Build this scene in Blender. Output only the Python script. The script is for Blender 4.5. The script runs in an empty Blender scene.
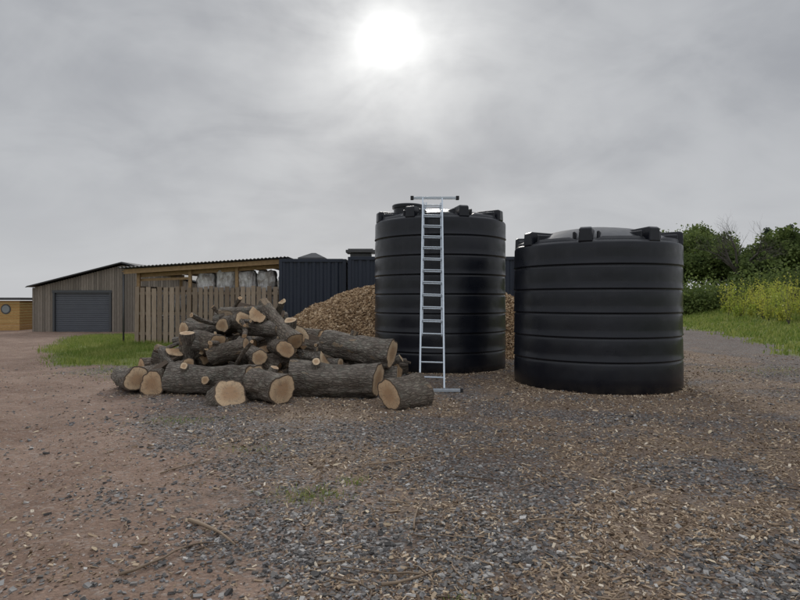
import bpy, math, random
import numpy as np
from mathutils import Vector, Matrix, noise as mnoise
random.seed(7); rng=np.random.default_rng(7)
S=bpy.context.scene
S.view_settings.view_transform='Standard'; S.view_settings.look='None'; S.view_settings.exposure=0

# ------------------------------------------------------------------ node helpers
class NT:
    def __init__(s,nt): s.nt=nt; nt.nodes.clear()
    def n(s,typ,props=None,ins=None):
        nd=s.nt.nodes.new(typ)
        for k,v in (props or {}).items(): setattr(nd,k,v)
        for k,v in (ins or {}).items(): s.set(nd.inputs[k],v)
        return nd
    def set(s,inp,v):
        if isinstance(v,bpy.types.NodeSocket): s.nt.links.new(v,inp)
        else:
            if hasattr(inp.default_value,'__len__') and not hasattr(v,'__len__'): v=[v]*len(inp.default_value)
            if inp.type=='RGBA' and len(v)==3: v=(*v,1)
            inp.default_value=v
    def m(s,op,a,b=0.0,c=None,clamp=False):
        nd=s.n('ShaderNodeMath',{'operation':op,'use_clamp':clamp}); s.set(nd.inputs[0],a); s.set(nd.inputs[1],b)
        if c is not None: s.set(nd.inputs[2],c)
        return nd.outputs[0]
    def vm(s,op,a,b=(0,0,0)):
        nd=s.n('ShaderNodeVectorMath',{'operation':op}); s.set(nd.inputs[0],a)
        if op=='SCALE': s.set(nd.inputs[3],b)
        else: s.set(nd.inputs[1],b)
        return nd.outputs['Value'] if op in('LENGTH','DOT_PRODUCT','DISTANCE') else nd.outputs[0]
    def mix(s,f,a,b,bt='MIX'):
        nd=s.n('ShaderNodeMix',{'data_type':'RGBA','blend_type':bt}); s.set(nd.inputs[0],f); s.set(nd.inputs[6],a); s.set(nd.inputs[7],b); return nd.outputs[2]
    def ramp(s,f,stops,interp='LINEAR'):
        nd=s.n('ShaderNodeValToRGB'); s.set(nd.inputs[0],f); r=nd.color_ramp; r.interpolation=interp
        while len(r.elements)<len(stops): r.elements.new(0.5)
        for e,(p,c) in zip(r.elements,stops):
            e.position=p; e.color=(c,c,c,1) if not hasattr(c,'__len__') else (*c,1)
        return nd.outputs[0]
    def noise(s,v,scale,detail=4,rough=.55,out='Fac',dist=0):
        nd=s.n('ShaderNodeTexNoise',None,{'Vector':v,'Scale':scale,'Detail':detail,'Roughness':rough,'Distortion':dist}); return nd.outputs[out]
    def vor(s,v,scale,feature='F1',out='Distance',rand=1.0):
        nd=s.n('ShaderNodeTexVoronoi',{'feature':feature},{'Vector':v,'Scale':scale,'Randomness':rand}); return nd.outputs[out]
    def scl(s,v,sc): return s.vm('MULTIPLY',v,sc)
    def bump(s,h,st=.5,d=.01,nrm=None):
        nd=s.n('ShaderNodeBump',None,{'Height':h,'Strength':st,'Distance':d})
        if nrm: s.set(nd.inputs['Normal'],nrm)
        return nd.outputs[0]
    def out(s,col,rough=.8,nrm=None,metal=0,spec=.5,trans=None):
        b=s.n('ShaderNodeBsdfPrincipled',None,{'Base Color':col,'Roughness':rough,'Metallic':metal,'Specular IOR Level':spec})
        if nrm: s.set(b.inputs['Normal'],nrm)
        o=b.outputs[0]
        if trans:
            t=s.n('ShaderNodeBsdfTranslucent',None,{'Color':col}); mx=s.n('ShaderNodeMixShader',None,{0:trans}); s.nt.links.new(o,mx.inputs[1]); s.nt.links.new(t.outputs[0],mx.inputs[2]); o=mx.outputs[0]
        om=s.n('ShaderNodeOutputMaterial'); s.nt.links.new(o,om.inputs[0])
def mat(name):
    m=bpy.data.materials.new(name); m.use_nodes=True; return m,NT(m.node_tree)
def pos(t): return t.n('ShaderNodeNewGeometry').outputs['Position']
def obc(t): return t.n('ShaderNodeTexCoord').outputs['Object']
def isl(t): return t.n('ShaderNodeNewGeometry').outputs['Random Per Island']
def orand(t): return t.n('ShaderNodeObjectInfo').outputs['Random']

# ------------------------------------------------------------------ mesh helpers
def empty(name,loc=(0,0,0)):
    e=bpy.data.objects.new(name,None); e.location=loc; S.collection.objects.link(e); e.empty_display_size=.2; return e
def link(name,me,mats,parent=None,smooth=False):
    for m in mats: me.materials.append(m)
    ob=bpy.data.objects.new(name,me); S.collection.objects.link(ob)
    if parent: ob.parent=parent
    me.polygons.foreach_set('use_smooth',[smooth]*len(me.polygons)); me.update(); return ob
def fast_mesh(name,V,F,k):
    me=bpy.data.meshes.new(name); V=np.asarray(V,dtype=np.float32).reshape(-1,3); F=np.asarray(F,dtype=np.int32).reshape(-1,k)
    me.vertices.add(len(V)); me.vertices.foreach_set('co',V.ravel())
    me.loops.add(F.size); me.loops.foreach_set('vertex_index',F.ravel())
    me.polygons.add(len(F)); me.polygons.foreach_set('loop_start',np.arange(0,F.size,k,dtype=np.int32)); me.polygons.foreach_set('loop_total',np.full(len(F),k,dtype=np.int32))
    me.update(calc_edges=True); return me
class MB:
    def __init__(s): s.V=[]; s.F=[]; s.M=[]
    def add(s,vs,fs,mi=0):
        o=len(s.V); s.V+= [tuple(v) for v in vs]; s.F+=[tuple(i+o for i in f) for f in fs]; s.M+=[mi]*len(fs)
    def box(s,c,d,mi=0,R=None):
        vs=[Vector((sx*d[0]/2,sy*d[1]/2,sz*d[2]/2)) for sx in(-1,1) for sy in(-1,1) for sz in(-1,1)]
        if R is not None: vs=[R@v for v in vs]
        c=Vector(c); vs=[v+c for v in vs]
        s.add(vs,[(0,1,3,2),(4,6,7,5),(0,4,5,1),(2,3,7,6),(0,2,6,4),(1,5,7,3)],mi)
    def beam(s,p0,p1,w,h,mi=0,up=Vector((0,0,1))):
        p0=Vector(p0);p1=Vector(p1);z=(p1-p0);L=z.length;z.normalize();x=up.cross(z)
        if x.length<1e-3: x=Vector((1,0,0))
        x.normalize();y=z.cross(x); R=Matrix((x,y,z)).transposed()
        s.box((p0+p1)/2,(w,h,L),mi,R)
    def tube(s,pts,rs,n=8,mi=0,caps=True):
        pts=[Vector(p) for p in pts]; vs=[];fs=[]
        for i,p in enumerate(pts):
            t=(pts[min(i+1,len(pts)-1)]-pts[max(i-1,0)]).normalized(); a=Vector((0,0,1)) if abs(t.z)<.9 else Vector((1,0,0))
            x=t.cross(a).normalized(); y=t.cross(x)
            for k in range(n):
                th=2*math.pi*k/n; vs.append(p+(x*math.cos(th)+y*math.sin(th))*rs[i])
        for i in range(len(pts)-1):
            for k in range(n): fs.append((i*n+k,i*n+(k+1)%n,(i+1)*n+(k+1)%n,(i+1)*n+k))
        if caps: fs.append(tuple(range(n))[::-1]); fs.append(tuple((len(pts)-1)*n+k for k in range(n)))
        s.add(vs,fs,mi)
    def lathe(s,prof,n=96,mi=0,c=(0,0,0),wob=None):
        vs=[];fs=[]
        for (r,z) in prof:
            for k in range(n):
                th=2*math.pi*k/n; rr=r+(wob(th,z) if wob and r>.6 else 0); vs.append((c[0]+rr*math.cos(th),c[1]+rr*math.sin(th),c[2]+z))
        for i in range(len(prof)-1):
            for k in range(n): fs.append((i*n+k,i*n+(k+1)%n,(i+1)*n+(k+1)%n,(i+1)*n+k))
        fs.append(tuple((len(prof)-1)*n+k for k in range(n)))
        s.add(vs,fs,mi)
    def obj(s,name,mats,parent=None,smooth=False,bevel=0,loc=None):
        me=bpy.data.meshes.new(name); me.from_pydata(s.V,[],s.F); me.polygons.foreach_set('material_index',s.M)
        ob=link(name,me,mats,parent,smooth)
        if loc: ob.location=loc
        if bevel:
            b=ob.modifiers.new('b','BEVEL'); b.width=bevel; b.segments=2; b.limit_method='ANGLE'
        return ob

# ------------------------------------------------------------------ numpy noise and terrain
def vn(x,y,seed=0):
    x=np.asarray(x,float);y=np.asarray(y,float); xi=np.floor(x).astype(np.int64); yi=np.floor(y).astype(np.int64); fx=x-xi; fy=y-yi
    def h(a,b):
        n=(a*374761393+b*668265263+seed*974711)&0xffffffff; n=((n^(n>>13))*1274126177)&0xffffffff; n=n^(n>>16); return (n&0xffff)/65535.
    fx=fx*fx*(3-2*fx); fy=fy*fy*(3-2*fy)
    return (h(xi,yi)*(1-fx)+h(xi+1,yi)*fx)*(1-fy)+(h(xi,yi+1)*(1-fx)+h(xi+1,yi+1)*fx)*fy
def fbm(x,y,seed=0,o=4):
    s=0;a=1;t=0
    for i in range(o): s=s+a*vn(x*2**i+i*13.7,y*2**i+i*7.3,seed+i); t+=a; a*=.5
    return s/t
def ss(a,b,x):
    t=np.clip((x-a)/(b-a),0,1); return t*t*(3-2*t)
def bank_s(x,y): return (x-11.7)*.96-(y-16.8)*.28
def track_edge(y): return np.interp(y,[-40,0,3,6,9,15,20,30,40,80],[6,.9,-.9,-2.3,-4.1,-8.3,-11.8,-17.5,-26,-60])
def H(x,y):
    h=.05*(fbm(x*.45,y*.45,3)-.5)+.03*(fbm(x*2.2,y*2.2,9,2)-.5)
    h=h-.38*ss(20,36,y)*ss(-8,-13,x)
    s=bank_s(x,y); h=h+.35*ss(0,7,s)+.75*ss(22,48,y)*ss(2,10,s)
    te=track_edge(y)-x; h=h-.045*np.exp(-((te-1.6)/.35)**2)-.045*np.exp(-((te-3.3)/.35)**2)
    return h
POLY=np.array([(-11.2,18.6),(-9.2,15.8),(-7.6,14.3),(-6.2,13.9),(-5.2,15.2),(-5,23),(-9.9,26),(-14.2,31),(-16.2,30),(-13.6,23.5)])
def sdpoly(x,y,P):
    d=np.full(np.shape(x),1e9); ins=np.zeros(np.shape(x),bool)
    for i in range(len(P)):
        a=P[i];b=P[(i+1)%len(P)]; e=b-a; wx=x-a[0];wy=y-a[1]; t=np.clip((wx*e[0]+wy*e[1])/(e@e),0,1)
        d=np.minimum(d,np.hypot(wx-e[0]*t,wy-e[1]*t))
        c=((a[1]>y)!=(b[1]>y))&(x<(b[0]-a[0])*(y-a[1])/(b[1]-a[1]+1e-12)+a[0]); ins^=c
    return np.where(ins,-d,d)
def masks(x,y):
    n=fbm(x*.7,y*.7,21); n2=fbm(x*1.6,y*1.6,31)
    te=track_edge(y)-x+(n-.5)*2.8+(n2-.5)*1.2
    tr=ss(-1.6,1.3,te)*ss(8.5,7,te)
    yard=ss(27,31,y)*ss(-10,-13,x)*ss(48,42,y)*ss(-40,-34,x); tr=np.maximum(tr,yard)
    g=ss(.7,-.4,sdpoly(x,y,POLY)+(n-.5)*1.6+(n2-.5)*.8)
    s=bank_s(x,y)+(n-.5)*3.4; g=np.maximum(g,ss(-.6,1.2,s))
    g=np.maximum(g,ss(44,50,y)); g=np.maximum(g,ss(8.5,10,te)*(1-yard))
    tr=tr*(1-g)
    ch=np.zeros(np.shape(x))
    for cx,cy,rx,ry,a in [(3.6,6.8,4.0,2.2,.74),(2.6,4.2,1.8,1.0,.82),(-.2,8.6,2.6,1.4,.75),(2.4,11.2,1.8,2.4,1),(-3,11.3,3.0,2.6,1.),(1,17.5,6.2,3.4,1.2),(6.4,12.5,2.2,3.8,.8),(8.2,17,2.8,6,.65),(4.5,9.0,3.8,1.4,.95),(-1.0,6.3,2.6,1.4,.55),(1.6,3.2,1.7,.6,.6),(7,9,3,4,.6),(-.3,4.4,1,.5,.45)]:
        ch=np.maximum(ch,a*np.exp(-(((x-cx)/rx)**2+((y-cy)/ry)**2)))
    ch=ss(.14,1.0,ch+(n2-.5)*1.1+(n-.5)*.4)*(1-g)*(1-.8*tr)
    return tr,ch,g
def sin_grid(n,c,b=6.,ext=900):
    a=ext/math.sinh(b); u=np.linspace(-1,1,n); return a*np.sinh(b*u)+c
gx=sin_grid(561,0); gy=sin_grid(561,8.)
X,Y=np.meshgrid(gx,gy); Z=H(X,Y); N=len(gx)
idx=np.arange(N*N).reshape(N,N); F=np.stack([idx[:-1,:-1],idx[:-1,1:],idx[1:,1:],idx[1:,:-1]],-1).reshape(-1,4)
me=fast_mesh('ground',np.stack([X,Y,Z],-1),F,4)
tr,ch,g=masks(X,Y); ca=me.color_attributes.new('masks','FLOAT_COLOR','POINT')
ca.data.foreach_set('color',np.stack([tr,ch,g,np.ones_like(g)],-1).astype(np.float32).ravel())
gm,t=mat('ground_mat'); P=pos(t)
at=t.n('ShaderNodeAttribute',{'attribute_name':'masks'}); sp=t.n('ShaderNodeSeparateColor',None,{0:at.outputs['Color']})
wn=t.noise(P,7,4,.7); wob=t.m('MULTIPLY',t.m('SUBTRACT',wn,.5),1.5)
def mk(o): return t.ramp(t.m('ADD',o,wob),[(.25,0),(.7,1)])
mt,mc,mg=mk(sp.outputs[0]),mk(sp.outputs[1]),mk(sp.outputs[2])
mid_n=t.noise(P,45,4,.75)
big=t.noise(P,.8,4,.65)
stc=t.n('ShaderNodeTexVoronoi',None,{'Vector':P,'Scale':36,'Randomness':1}); stv=t.n('ShaderNodeSeparateColor',None,{0:stc.outputs['Color']}).outputs[0]; st_d=stc.outputs['Distance']
stone=t.ramp(stv,[(0,(.07,.066,.062)),(.45,(.15,.142,.135)),(.8,(.26,.247,.24)),(1,(.44,.42,.40))])
soil=t.mix(mid_n,(.10,.068,.052),(.30,.22,.172))
smask=t.ramp(t.m('ADD',stv,t.m('SUBTRACT',big,.5)),[(.38,0),(.52,.9)])
grav=t.mix(smask,soil,stone)
edge=t.ramp(st_d,[(.35,1),(.75,.4)])
grav=t.mix(1,grav,edge,'MULTIPLY')
cv=t.n('ShaderNodeTexVoronoi',None,{'Vector':t.scl(P,(1.3,2.,1)),'Scale':40,'Randomness':1}); cc=t.n('ShaderNodeSeparateColor',None,{0:cv.outputs['Color']})
chip=t.ramp(cc.outputs[0],[(0,(.15,.108,.075)),(.4,(.30,.22,.15)),(.8,(.44,.335,.235)),(1,(.62,.51,.39))])
chd=cv.outputs['Distance']; chip=t.mix(1,chip,t.ramp(chd,[(.3,1),(.75,.35)]),'MULTIPLY')
chip=t.mix(t.ramp(wn,[(.38,.1),(.62,.8)]),chip,soil)
trk=t.mix(t.ramp(big,[(.3,0),(.7,1)]),(.245,.155,.112),(.37,.262,.20))
trk=t.mix(.65,trk,t.ramp(mid_n,[(.3,.45),(.6,1),(.8,1.4)]),'MULTIPLY')
trk=t.mix(.75,trk,t.ramp(wn,[(.3,.68),(.55,1),(.75,1.12)]),'MULTIPLY')
trk=t.mix(t.ramp(stv,[(.78,0),(.84,.55)]),trk,t.mix(1,stone,(1,.88,.8),'MULTIPLY'))
grs=t.mix(t.ramp(wn,[(.3,0),(.7,1)]),(.09,.12,.03),(.22,.25,.065))
col=t.mix(mc,grav,chip); col=t.mix(mt,col,trk)
n55=t.noise(t.vm('ADD',P,(11,5,0)),.6,5,.65)
col=t.mix(t.ramp(n55,[(.38,0),(.72,.65)]),col,t.mix(1,col,(.58,.53,.49),'MULTIPLY'))
col=t.mix(t.ramp(n55,[(.24,.35),(.34,0)]),col,(.14,.15,.06))
col=t.mix(mg,col,grs)
hh=t.m('ADD',t.m('MULTIPLY',t.m('SUBTRACT',1,st_d),t.m('ADD',stv,.3)),t.m('MULTIPLY',mid_n,.9))
t.out(col,.88,t.bump(hh,.85,.018),spec=.25)
link('ground',me,[gm],smooth=True)

# ------------------------------------------------------------------ scatters
def rotmats(n,tilt):
    a=rng.uniform(0,2*np.pi,n); b=rng.normal(0,tilt,n); c=rng.normal(0,tilt,n)
    ca_,sa=np.cos(a),np.sin(a); cb,sb=np.cos(b),np.sin(b); cc_,sc=np.cos(c),np.sin(c); o=np.zeros(n);l=np.ones(n)
    Rz=np.stack([ca_,-sa,o,sa,ca_,o,o,o,l],-1).reshape(n,3,3); Rx=np.stack([l,o,o,o,cb,-sb,o,sb,cb],-1).reshape(n,3,3); Ry=np.stack([cc_,o,sc,o,l,o,-sc,o,cc_],-1).reshape(n,3,3)
    return Rz@Rx@Ry
CUBE=np.array([(sx,sy,sz) for sx in(-1,1) for sy in(-1,1) for sz in(-1,1)],float)
CF=np.array([(0,1,3,2),(4,6,7,5),(0,4,5,1),(2,3,7,6),(0,2,6,4),(1,5,7,3)])
def chunks(name,px,py,pz,sx,sy,sz,jit,tilt,m,parent=None):
    n=len(px); V=CUBE[None]*(1+rng.uniform(-jit,jit*.3,(n,8,3))); V=V*np.stack([sx,sy,sz],-1)[:,None,:]
    V=np.einsum('nij,nkj->nki',rotmats(n,tilt),V)+np.stack([px,py,pz],-1)[:,None,:]
    F=(CF[None]+8*np.arange(n)[:,None,None]); me=fast_mesh(name,V,F,4); return link(name,me,[m],parent)
def fan(n,d0,d1,ang=.85,p=1.):
    a=rng.uniform(-ang,ang,n); d=np.exp(rng.uniform(math.log(d0),math.log(d1),n)); return d*np.sin(a),d*np.cos(a)
sm,t=mat('slate_stone'); r=isl(t)
t.out(t.ramp(r,[(0,(.06,.057,.055)),(.3,(.125,.118,.112)),(.5,(.20,.185,.17)),(.75,(.17,.166,.17)),(.9,(.30,.287,.27)),(1,(.50,.48,.45))]),.8,spec=.3)
cm,t=mat('wood_chip'); r=isl(t)
t.out(t.ramp(r,[(0,(.11,.075,.05)),(.35,(.25,.178,.12)),(.72,(.40,.30,.205)),(.92,(.56,.45,.32)),(1,(.74,.65,.52))]),.85,spec=.2)
x,y=fan(80000,1.9,17); tr,ch,g=masks(x,y); cl=fbm(x*1.3,y*1.3,77)
keep=rng.random(len(x))<(1-g)*(1-.78*ch)*(1-.88*tr)*ss(.3,.62,cl)*.95; x,y=x[keep],y[keep]
s=.0055+.019*rng.beta(1.2,5.,len(x))*(1+.03*np.hypot(x,y)); chunks('slate_gravel',x,y,H(x,y)+s*.25,s*rng.uniform(.8,1.7,len(x)),s,s*rng.uniform(.3,.7,len(x)),.45,.35,sm)
x,y=fan(190000,1.9,20); tr,ch,g=masks(x,y); cl=fbm(x*2.3,y*2.3,78)
keep=rng.random(len(x))<np.clip(ch*.68+.26*ss(.35,.7,cl)+.04,0,1)*(1-g)*(1-.82*tr); x,y=x[keep],y[keep]
# chips drifted against the tank bases
ex=[];ey=[]
for cx,cy,R in((3.80,11.26,1.56),(.97,14.07,1.59)):
    a=rng.uniform(0,2*np.pi,2600); rr_=R+rng.exponential(.10,2600); ex.append(cx+rr_*np.cos(a)); ey.append(cy+rr_*np.sin(a))
x=np.concatenate([x]+ex); y=np.concatenate([y]+ey)
s=.0045+.012*rng.beta(1.4,4,len(x))*(1+.04*np.hypot(x,y)); chunks('wood_chips',x,y,H(x,y)+s*.35,s*rng.uniform(1.,2.8,len(x)),s*rng.uniform(.35,.9,len(x)),s*rng.uniform(.12,.35,len(x)),.3,.4,cm)
pm,t=mat('track_pebble'); t.out(t.ramp(isl(t),[(0,(.15,.105,.08)),(.5,(.29,.21,.165)),(1,(.46,.39,.34))]),.85)
x,y=fan(40000,1.9,20); tr,ch,g=masks(x,y); keep=rng.random(len(x))<tr*.9*ss(.3,.65,fbm(x*1.1,y*1.1,55)); x,y=x[keep],y[keep]
s=.0035+.014*rng.beta(1.,7,len(x)); chunks('track_pebbles',x,y,H(x,y)+s*.2,s*1.3,s,s*.6,.4,.5,pm)
# twigs
tm,t=mat('twig'); t.out(t.mix(isl(t),(.10,.07,.048),(.38,.28,.19)),.85)
mb=MB()
def twig(x0,y0,x1,y1,r,bend=.03):
    pts=[];n=6
    for i in range(n):
        u=i/(n-1); xx=x0+(x1-x0)*u; yy=y0+(y1-y0)*u; k=bend*math.sin(u*3.1)+random.uniform(-.006,.006)
        L=math.hypot(x1-x0,y1-y0)+1e-6; xx+=-(y1-y0)/L*k; yy+=(x1-x0)/L*k
        pts.append((xx,yy,float(H(np.array([xx]),np.array([yy]))[0])+r*1.3+.004+abs(random.gauss(0,.004))))
    mb.tube(pts,[r*(1-.6*i/(n-1)) for i in range(n)],6)
twig(-1.52,4.17,-1.07,3.76,.015,.03); twig(-1.62,3.33,-1.38,3.72,.010,-.03); twig(-1.38,3.72,-1.2,3.8,.007)
twig(.1,4.05,.2,4.6,.009); twig(.15,3.35,-.35,3.45,.008); twig(.9,4.1,1.3,4.15,.008); twig(-.1,3.2,.25,3.45,.010,-.02);twig(-2.2,5.3,-1.8,5.8,.008)
twig(-.4,3.3,-.15,3.15,.007);twig(.5,5.2,.95,5.05,.008);twig(-.3,5.6,.3,5.9,.008,-.03);twig(.2,3.1,.45,3.0,.006);twig(-.5,3.5,-.1,3.55,.006)
for i in range(560):
    a=random.uniform(-.7,.65); d=math.exp(random.uniform(math.log(2.6),math.log(12))); x0=d*math.sin(a); y0=d*math.cos(a)
    if float(masks(np.array([x0]),np.array([y0]))[0][0])>.5 and random.random()<.8: continue
    L=random.uniform(.04,.22)*(1+d*.04); th=random.uniform(0,6.28); twig(x0,y0,x0+L*math.cos(th),y0+L*math.sin(th),random.uniform(.002,.006),random.uniform(-.02,.02))
mb.obj('twigs',[tm],smooth=True)
# fallen leaves and bark flakes
dl,t=mat('dead_leaf'); t.out(t.mix(isl(t),(.30,.22,.13),(.55,.46,.32)),.8)
n=70; x,y=fan(n,2.6,9,.6); x[0],y[0]=2.33,4.82
V=[];rm=rotmats(n,.25)
for i in range(n):
    s=random.uniform(.018,.04); s=.06 if i==0 else s
    q=np.array([(-1,0,0),(-.4,-.42,.12),(.4,-.38,.1),(1,0,.05),(.4,.4,.14),(-.4,.42,.1)])*s
    V.append(q@rm[i].T+np.array([x[i],y[i],float(H(x[i:i+1],y[i:i+1])[0])+.016]))
link('fallen_leaves',fast_mesh('fallen_leaves',np.array(V),np.arange(6*n).reshape(n,6),6),[dl])
# grass
def blades(name,x,y,h,w,m,lean=.35,z=None):
    n=len(x); z=H(x,y) if z is None else z; a=rng.uniform(0,2*np.pi,n); dx,dy=np.cos(a)*w,np.sin(a)*w; lx,ly=rng.normal(0,lean,n)*h,rng.normal(0,lean,n)*h
    V=np.stack([np.stack([x-dx,y-dy,z-.01],-1),np.stack([x+dx,y+dy,z-.01],-1),np.stack([x+dx*.6+lx*.35,y+dy*.6+ly*.35,z+h*.6],-1),np.stack([x-dx*.6+lx*.35,y-dy*.6+ly*.35,z+h*.6],-1),np.stack([x+lx,y+ly,z+h],-1),np.stack([x+lx+.001,y+ly,z+h],-1)],1)
    F=np.array([(0,1,2,3),(3,2,5,4)])[None]+6*np.arange(n)[:,None,None]; return link(name,fast_mesh(name,V,F,4),[m])
grm,t=mat('grass_blade'); nz=t.noise(pos(t),1.2,3,.6)
t.out(t.mix(t.ramp(nz,[(.35,0),(.65,1)]),t.mix(isl(t),(.09,.16,.025),(.20,.28,.05)),t.mix(isl(t),(.19,.23,.045),(.42,.42,.15))),.6,trans=.35,spec=.25)
x=rng.uniform(-17,-4.6,100000); y=rng.uniform(13,31,100000); _,_,g=masks(x,y); cl=fbm(x*1.4,y*1.4,15); k=(rng.random(len(x))<g*1.1*ss(.2,.5,cl))&(sdpoly(x,y,POLY)<1.2); x,y=x[k],y[k]
blades('grass',x,y,.04+.17*rng.random(len(x))**1.5*(.1+1.3*fbm(x*1.1,y*1.1,5)),.008+0*x,grm)
d=rng.uniform(15,55,150000); x=rng.uniform(9,50,150000); y=d; _,_,g=masks(x,y); k=(rng.random(len(x))<g)&(bank_s(x,y)>-2)&(x<y*1.05); x,y=x[k],y[k]
hh_=(.05+.24*rng.random(len(x))**2*(.1+1.6*fbm(x*.6,y*.6,5)))*(1+.5*ss(3,8,bank_s(x,y))); blades('grass',x,y,hh_,.012+.0006*y,grm)
wx=[];wy=[]
for cx,cy,rr,nn in [(-.74,4.75,.16,300),(-.4,5.1,.1,80),(-4.9,11.8,.5,700),(.35,3.05,.06,40),(-2.9,7.6,.25,200),(-5.6,13,.8,1800),(5.2,6.5,.3,120),(-1.6,6.2,.2,60),(-5.2,12.6,.4,900),(8.5,13,.8,500),(7.5,10,.4,160)]:
    wx.append(rng.normal(cx,rr,nn)); wy.append(rng.normal(cy,rr*.6,nn))
wx=np.concatenate(wx);wy=np.concatenate(wy); blades('weeds',wx,wy,.015+.04*rng.random(len(wx)),.0035+0*wx,grm,.8)

# ------------------------------------------------------------------ chip pile
def pile_h(x,y):
    r=np.sqrt((np.abs(x-.6)/5.6)**2.6+(np.abs(y-18.1)/2.75)**2); h=2.05*ss(1.0,.14,r)**.75
    return h*(1+.30*(fbm(x*.8,y*.8,41)-.5))+.14*(fbm(x*2.5,y*2.5,42)-.5)*(h>0.05)
px_=np.linspace(-5.2,6.6,220); py_=np.linspace(15.1,20.45,110); PX,PY=np.meshgrid(px_,py_); PZ=pile_h(PX,PY)-.05+.03*rng.random(PX.shape)+H(PX,PY)
idx=np.arange(PX.size).reshape(PX.shape); F=np.stack([idx[:-1,:-1],idx[:-1,1:],idx[1:,1:],idx[1:,:-1]],-1).reshape(-1,4)
wpm,t=mat('chip_pile_mat'); P=pos(t); c=t.n('ShaderNodeSeparateColor',None,{0:t.vor(P,38,out='Color')})
col=t.ramp(c.outputs[0],[(0,(.15,.09,.05)),(.4,(.31,.20,.112)),(.8,(.45,.31,.185)),(1,(.6,.45,.3))])
col=t.mix(t.ramp(t.noise(P,1.5,4,.6),[(.35,0),(.7,.6)]),col,t.mix(1,col,(.6,.5,.42),'MULTIPLY'))
t.out(col,.9,t.bump(t.m('ADD',c.outputs[1],t.noise(P,30,3,.7)),.8,.03),spec=.2)
cp=empty('wood_chip_pile'); link('mound',fast_mesh('mound',np.stack([PX,PY,PZ],-1),F,4),[wpm],cp,True)
pcm,t=mat('pile_chip'); t.out(t.ramp(isl(t),[(0,(.14,.088,.05)),(.4,(.31,.205,.118)),(.8,(.47,.34,.21)),(1,(.68,.54,.38))]),.85,spec=.2)
n=60000; x=rng.uniform(-5,6.4,n); y=rng.uniform(15.2,20.4,n); hz=pile_h(x,y); k=hz>.02; x,y,hz=x[k],y[k],hz[k]
s=rng.uniform(.012,.04,len(x)); chunks('chips',x,y,hz+H(x,y)-.02,s*1.6,s,s*.35,.3,.7,pcm,cp)

# ------------------------------------------------------------------ tanks
tk,t=mat('tank_plastic'); P=obc(t)
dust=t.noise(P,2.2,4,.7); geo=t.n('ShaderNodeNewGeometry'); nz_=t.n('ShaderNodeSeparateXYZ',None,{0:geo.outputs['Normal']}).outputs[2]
low=t.ramp(t.n('ShaderNodeSeparateXYZ',None,{0:P}).outputs[2],[(0,.6),(.2,.08),(1,.03)])
strk=t.noise(t.scl(P,(5,5,.35)),1.6,4,.65)
col=t.mix(t.m('MULTIPLY',t.ramp(dust,[(.4,0),(.8,1)]),low),(.0075,.009,.0145),(.10,.085,.07))
col=t.mix(t.ramp(strk,[(.55,0),(.8,.10)]),col,(.06,.06,.065))
col=t.mix(t.m('MULTIPLY',t.ramp(nz_,[(.3,0),(1,1)]),.4),col,(.16,.16,.165))  # upward faces tinted paler: whitish sky sheen put into the colour
rough=t.ramp(t.noise(P,5,3,.6),[(.3,.26),(.7,.40)])
t.out(col,rough,t.bump(t.noise(P,1.6,2,.5),.3,.05),spec=.38)
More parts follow.
